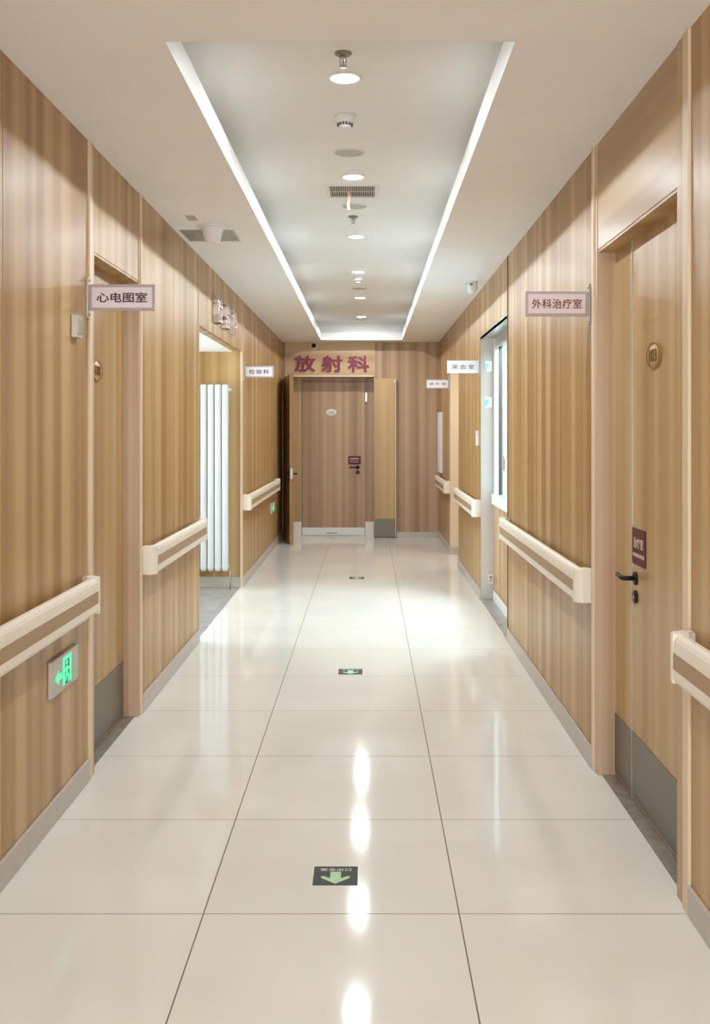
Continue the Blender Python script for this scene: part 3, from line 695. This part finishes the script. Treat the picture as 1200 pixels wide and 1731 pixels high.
MB().box(XR-0.037, XR-0.035, 14.28, 14.77, 0.97, 1.735, 'paper').build('panel', t)

# ------------------------------------------------------------------ floor stickers
def floor_sticker(x, y, label):
    t = thing('floor_sticker', (x, y, 0), label, 'sticker', 'dark arrow stickers on the floor')
    MB().box(x-0.075, x+0.075, y-0.075, y+0.075, 0.0, 0.0012, 'sticker').build('sheet', t)
    P = lambda u, v, q: (x+u, y+v, q)
    MB().prism([(-0.018, 0.030), (0.018, 0.030), (0.018, -0.022), (0.040, -0.006), (0.050, -0.006), (0.046, -0.022), (0.0, -0.065), (-0.046, -0.022), (-0.050, -0.006), (-0.040, -0.006), (-0.018, -0.022)], P, 0.0012, 0.0018, 'arrow').build('arrow', t)
    lettering('lettering', '安全出口', (x, y+0.048, 0.0018), 0.105, 0.022, 'up', 'offwhite', t, 0.0005, 0.0)
floor_sticker(-0.110, 3.59, 'dark sticker with pale green arrow on the floor, nearest the viewer')
floor_sticker(-0.110, 6.63, 'dark green-arrow floor sticker in mid corridor, second from the viewer')
floor_sticker(-0.115, 10.85, 'dark arrow sticker far down the corridor floor, nearest the end doors')

# ------------------------------------------------------------------ ceiling fittings
def downlight(x, y, z, label):
    t = thing('downlight', (x, y, z), label, 'downlight', 'round downlights along the ceiling tray')
    b = MB(); b.lathe([(0.075, 0), (0.075, -0.004), (0.068, -0.007), (0.056, -0.007), (0.056, -0.0005), (0.056, 0)], 'white', (x, y, z), 'Z', 48); b.build('trim_ring', t)
    MB().lathe([(0, -0.0015), (0.0555, -0.0015), (0.0555, -0.004), (0, -0.0042)], 'lamp', (x, y, z), 'Z', 40).build('diffuser', t)
    return t
DL = [(-0.100, 4.54), (-0.088, 6.31), (-0.092, 8.25), (-0.092, 10.09), (-0.090, 12.05), (-0.085, 14.05)]
order = ['first round downlight, beside the big sprinkler and nearest the viewer', 'round downlight just before the air grille in the tray', 'round downlight just past the small sprinkler in the tray', 'fourth round downlight along the ceiling tray', 'fifth round downlight along the ceiling tray', 'last round downlight at the far end of the ceiling tray']
l0 = downlight(*DL[0], ZU, order[0])
for (x, y), lab in list(zip(DL, order))[1:]: dup(l0, (x-DL[0][0], y-DL[0][1], 0), lab)
for i, y in enumerate((1.5, -0.6, -2.6)): dup(l0, (0, y-DL[0][1], 0), 'round downlight in the tray behind the viewer')
def sprinkler(x, y, label):
    t = thing('sprinkler', (x, y, ZU), label, 'sprinkler', 'pendant sprinklers in the ceiling tray')
    MB().lathe([(0.036, 0), (0.036, -0.003), (0.028, -0.010), (0.012, -0.014), (0.012, 0)], 'dull', (x, y, ZU), 'Z', 32).build('escutcheon', t)
    b = MB(); b.lathe([(0.011, -0.01), (0.011, -0.022), (0.008, -0.026), (0, -0.026)], 'chrome', (x, y, ZU), 'Z', 20)
    for s_ in (-1, 1): b.tube([(x+s_*0.009, y, ZU-0.022), (x+s_*0.013, y, ZU-0.032), (x+s_*0.011, y, ZU-0.046), (x, y, ZU-0.054)], 0.0028, 'chrome', 8)
    b.tube([(x, y, ZU-0.026), (x, y, ZU-0.05)], 0.002, 'red', 8); b.build('sprinkler_body', t)
    MB().lathe([(0, -0.053), (0.016, -0.054), (0.016, -0.0565), (0, -0.058)], 'chrome', (x, y, ZU), 'Z', 24).build('deflector', t)
    return t
s0 = sprinkler(-0.100, 4.25, 'silver pendant sprinkler beside the first downlight')
dup(s0, (-0.105+0.100, 7.49-4.25, 0), 'small silver sprinkler just past the air grille')
def smoke(x, y, label):
    t = thing('smoke_detector', (x, y, ZU), label, 'smoke detector', 'smoke detectors in the ceiling tray')
    MB().lathe([(0.052, 0), (0.052, -0.012), (0.048, -0.016), (0.046, -0.020), (0.036, -0.040), (0.030, -0.044), (0.030, -0.041)], 'white', (x, y, ZU), 'Z', 40).build('base', t)
    b = MB()
    for k in range(14):
        a = 2*PI*k/14; c, s_ = math.cos(a), math.sin(a)
        b.box(x+0.034*c-0.005, x+0.034*c+0.005, y+0.034*s_-0.005, y+0.034*s_+0.005, ZU-0.048, ZU-0.036, 'darkgrey')
    b.build('vent_slots', t)
    MB().lathe([(0.028, -0.042), (0.030, -0.050), (0.024, -0.058), (0, -0.060)], 'white', (x, y, ZU), 'Z', 32).build('cap', t)
    return t
m0 = smoke(-0.111, 5.10, 'white smoke detector between first downlight and round speaker')
dup(m0, (-0.098+0.111, 10.45-5.10, 0), 'tiny white smoke detector after the fourth downlight')
def speaker(x, y, label):
    t = thing('ceiling_speaker', (x, y, ZU), label, 'speaker', 'flat round speakers in the ceiling tray')
    MB().lathe([(0.088, 0), (0.088, -0.003), (0.080, -0.005), (0.078, -0.003)], 'white', (x, y, ZU), 'Z', 48).build('rim', t)
    MB().lathe([(0.078, -0.001), (0.078, -0.0035), (0, -0.0045)], 'grey_plastic', (x, y, ZU), 'Z', 48).build('mesh_cover', t)
    return t
k0 = speaker(-0.103, 5.77, 'flat round speaker just before the second downlight')
dup(k0, (-0.090+0.103, 7.15-5.77, 0), 'flat round speaker under the hanging ribbon')
dup(k0, (-0.088+0.103, 11.28-5.77, 0), 'flat round speaker before the fifth downlight')
dup(k0, (-0.088+0.103, 14.45-5.77, 0), 'flat round speaker beside the last downlight')
def grille(name, x0, x1, y0, y1, z, label, n, cross, back='darkgrey', lw=0.0032, fw=0.028):
    t = thing(name, ((x0+x1)/2, (y0+y1)/2, z), label, 'air vent')
    MB().box(x0+0.02, x1-0.02, y0+0.02, y1-0.02, z-0.003, z-0.0005, back).build('backing', t)
    b = MB()
    for bx in ((x0, x1, y0, y0+fw), (x0, x1, y1-fw, y1), (x0, x0+fw, y0+fw, y1-fw), (x1-fw, x1, y0+fw, y1-fw)): b.box(*bx, z-0.010, z, 'white', bev=0.001, seg=1)
    b.build('frame', t)
    b = MB()
    for k in range(n):
        xx = x0+fw+(x1-x0-2*fw)*(k+0.5)/n
        b.box(xx-lw, xx+lw, y0+fw, y1-fw, z-0.009, z-0.003, 'alu')
    for k in range(1, cross):
        yy = y0+fw+(y1-y0-2*fw)*k/cross; b.box(x0+fw, x1-fw, yy-0.006, yy+0.006, z-0.0095, z-0.003, 'alu')
    b.build('louvers', t)
    return t
grille('air_grille', -0.268, 0.070, 6.50, 6.86, ZU, 'square air grille in the tray with a pink ribbon hanging from it', 20, 2)
grille('air_vent', -1.185, -0.835, 6.56, 6.98, ZC, 'pale flat air vent in the left lower ceiling behind the cone', 24, 1, 'grey_plastic', 0.004, 0.010)
b = MB(); idx = b.mi('ribbon'); pr = None
for k in range(9):
    f = k/8; y = 6.68+0.02*math.sin(f*5); z = ZU-0.009-0.115*f; x = -0.122+0.003*math.sin(f*7)
    row = [b.bm.verts.new((x-0.009, y, z)), b.bm.verts.new((x+0.009, y+0.004, z)), b.bm.verts.new((x+0.009, y+0.006, z)), b.bm.verts.new((x-0.009, y+0.002, z))]
    if pr:
        for i in range(4): b.bm.faces.new([pr[i], pr[(i+1) % 4], row[(i+1) % 4], row[i]])
    else: b.bm.faces.new(row)
    pr = row
b.bm.faces.new(pr[::-1])
tag(b.build('ribbon'), 'thin pink ribbon hanging from the air grille', 'ribbon')
# cone fitting and square plate on the left lower ceiling
t = thing('ceiling_antenna', (-0.955, 6.50, ZC), 'white cone-shaped fitting hanging under the left ceiling vent', 'ceiling fitting')
MB().lathe([(0.098, 0), (0.098, -0.006), (0.090, -0.012), (0.070, -0.014)], 'sign_white', (-0.955, 6.50, ZC), 'Z', 48).build('flange', t)
MB().lathe([(0.070, -0.012), (0.066, -0.020), (0.047, -0.098), (0.044, -0.102), (0, -0.104)], 'sign_white', (-0.955, 6.50, ZC), 'Z', 48).build('cone', t)
t = thing('ceiling_sensor', (-1.04, 6.24, ZC), 'small square beige plate on the ceiling beside the white cone', 'ceiling fitting')
MB().box(-1.075, -1.005, 6.15, 6.32, ZC-0.004, ZC, 'white', bev=0.001, seg=1).build('plate', t)
MB().box(-1.067, -1.013, 6.165, 6.305, ZC-0.005, ZC-0.004, 'skirt').build('cover', t)
# dome camera
cx_, cy_ = 0.873, 8.92
t = thing('dome_camera', (cx_, cy_, ZC), 'white dome camera on the ceiling above the right wall', 'camera')
MB().lathe([(0.056, 0), (0.056, -0.006), (0.046, -0.012)], 'white', (cx_, cy_, ZC), 'Z', 36).build('base', t)
MB().lathe([(0.046, -0.010), (0.046, -0.05), (0.042, -0.072), (0.032, -0.092), (0.018, -0.104), (0, -0.108)], 'white', (cx_, cy_, ZC), 'Z', 36).build('dome', t)
MB().box(cx_-0.016, cx_+0.004, cy_-0.0475, cy_-0.042, ZC-0.035, ZC-0.023, 'darkgrey').build('lens_slot', t)
for s_ in (-1, 1): MB().tube([(cx_+s_*0.047, cy_-0.01, ZC-0.012), (cx_+s_*0.047, cy_-0.012, ZC-0.05), (cx_+s_*0.041, cy_-0.014, ZC-0.076)], 0.003, 'grey_plastic', 8).build('seam', t)
# bullet camera over the end doorway
bx_, bz_ = -0.765, 2.722
t = thing('bullet_camera', (bx_, YE-0.09, bz_), 'white camera with black lens over the red characters', 'camera')
MB().lathe([(0.045, 0), (0.045, -0.010), (0.03, -0.014)], 'white', (bx_, YE-0.09, ZC), 'Z', 32).build('base', t)
MB().lathe([(0.0, 0.05), (0.03, 0.045), (0.044, 0.02), (0.048, 0), (0.044, -0.024), (0.036, -0.036), (0.03, -0.037)], 'white', (bx_, YE-0.09, bz_-0.008), 'Y', 32).build('camera_body', t)
MB().lathe([(0.034, -0.036), (0.034, -0.042), (0.026, -0.050), (0, -0.054)], 'black', (bx_+0.002, YE-0.09, bz_-0.014), 'Y', 32).build('lens', t)
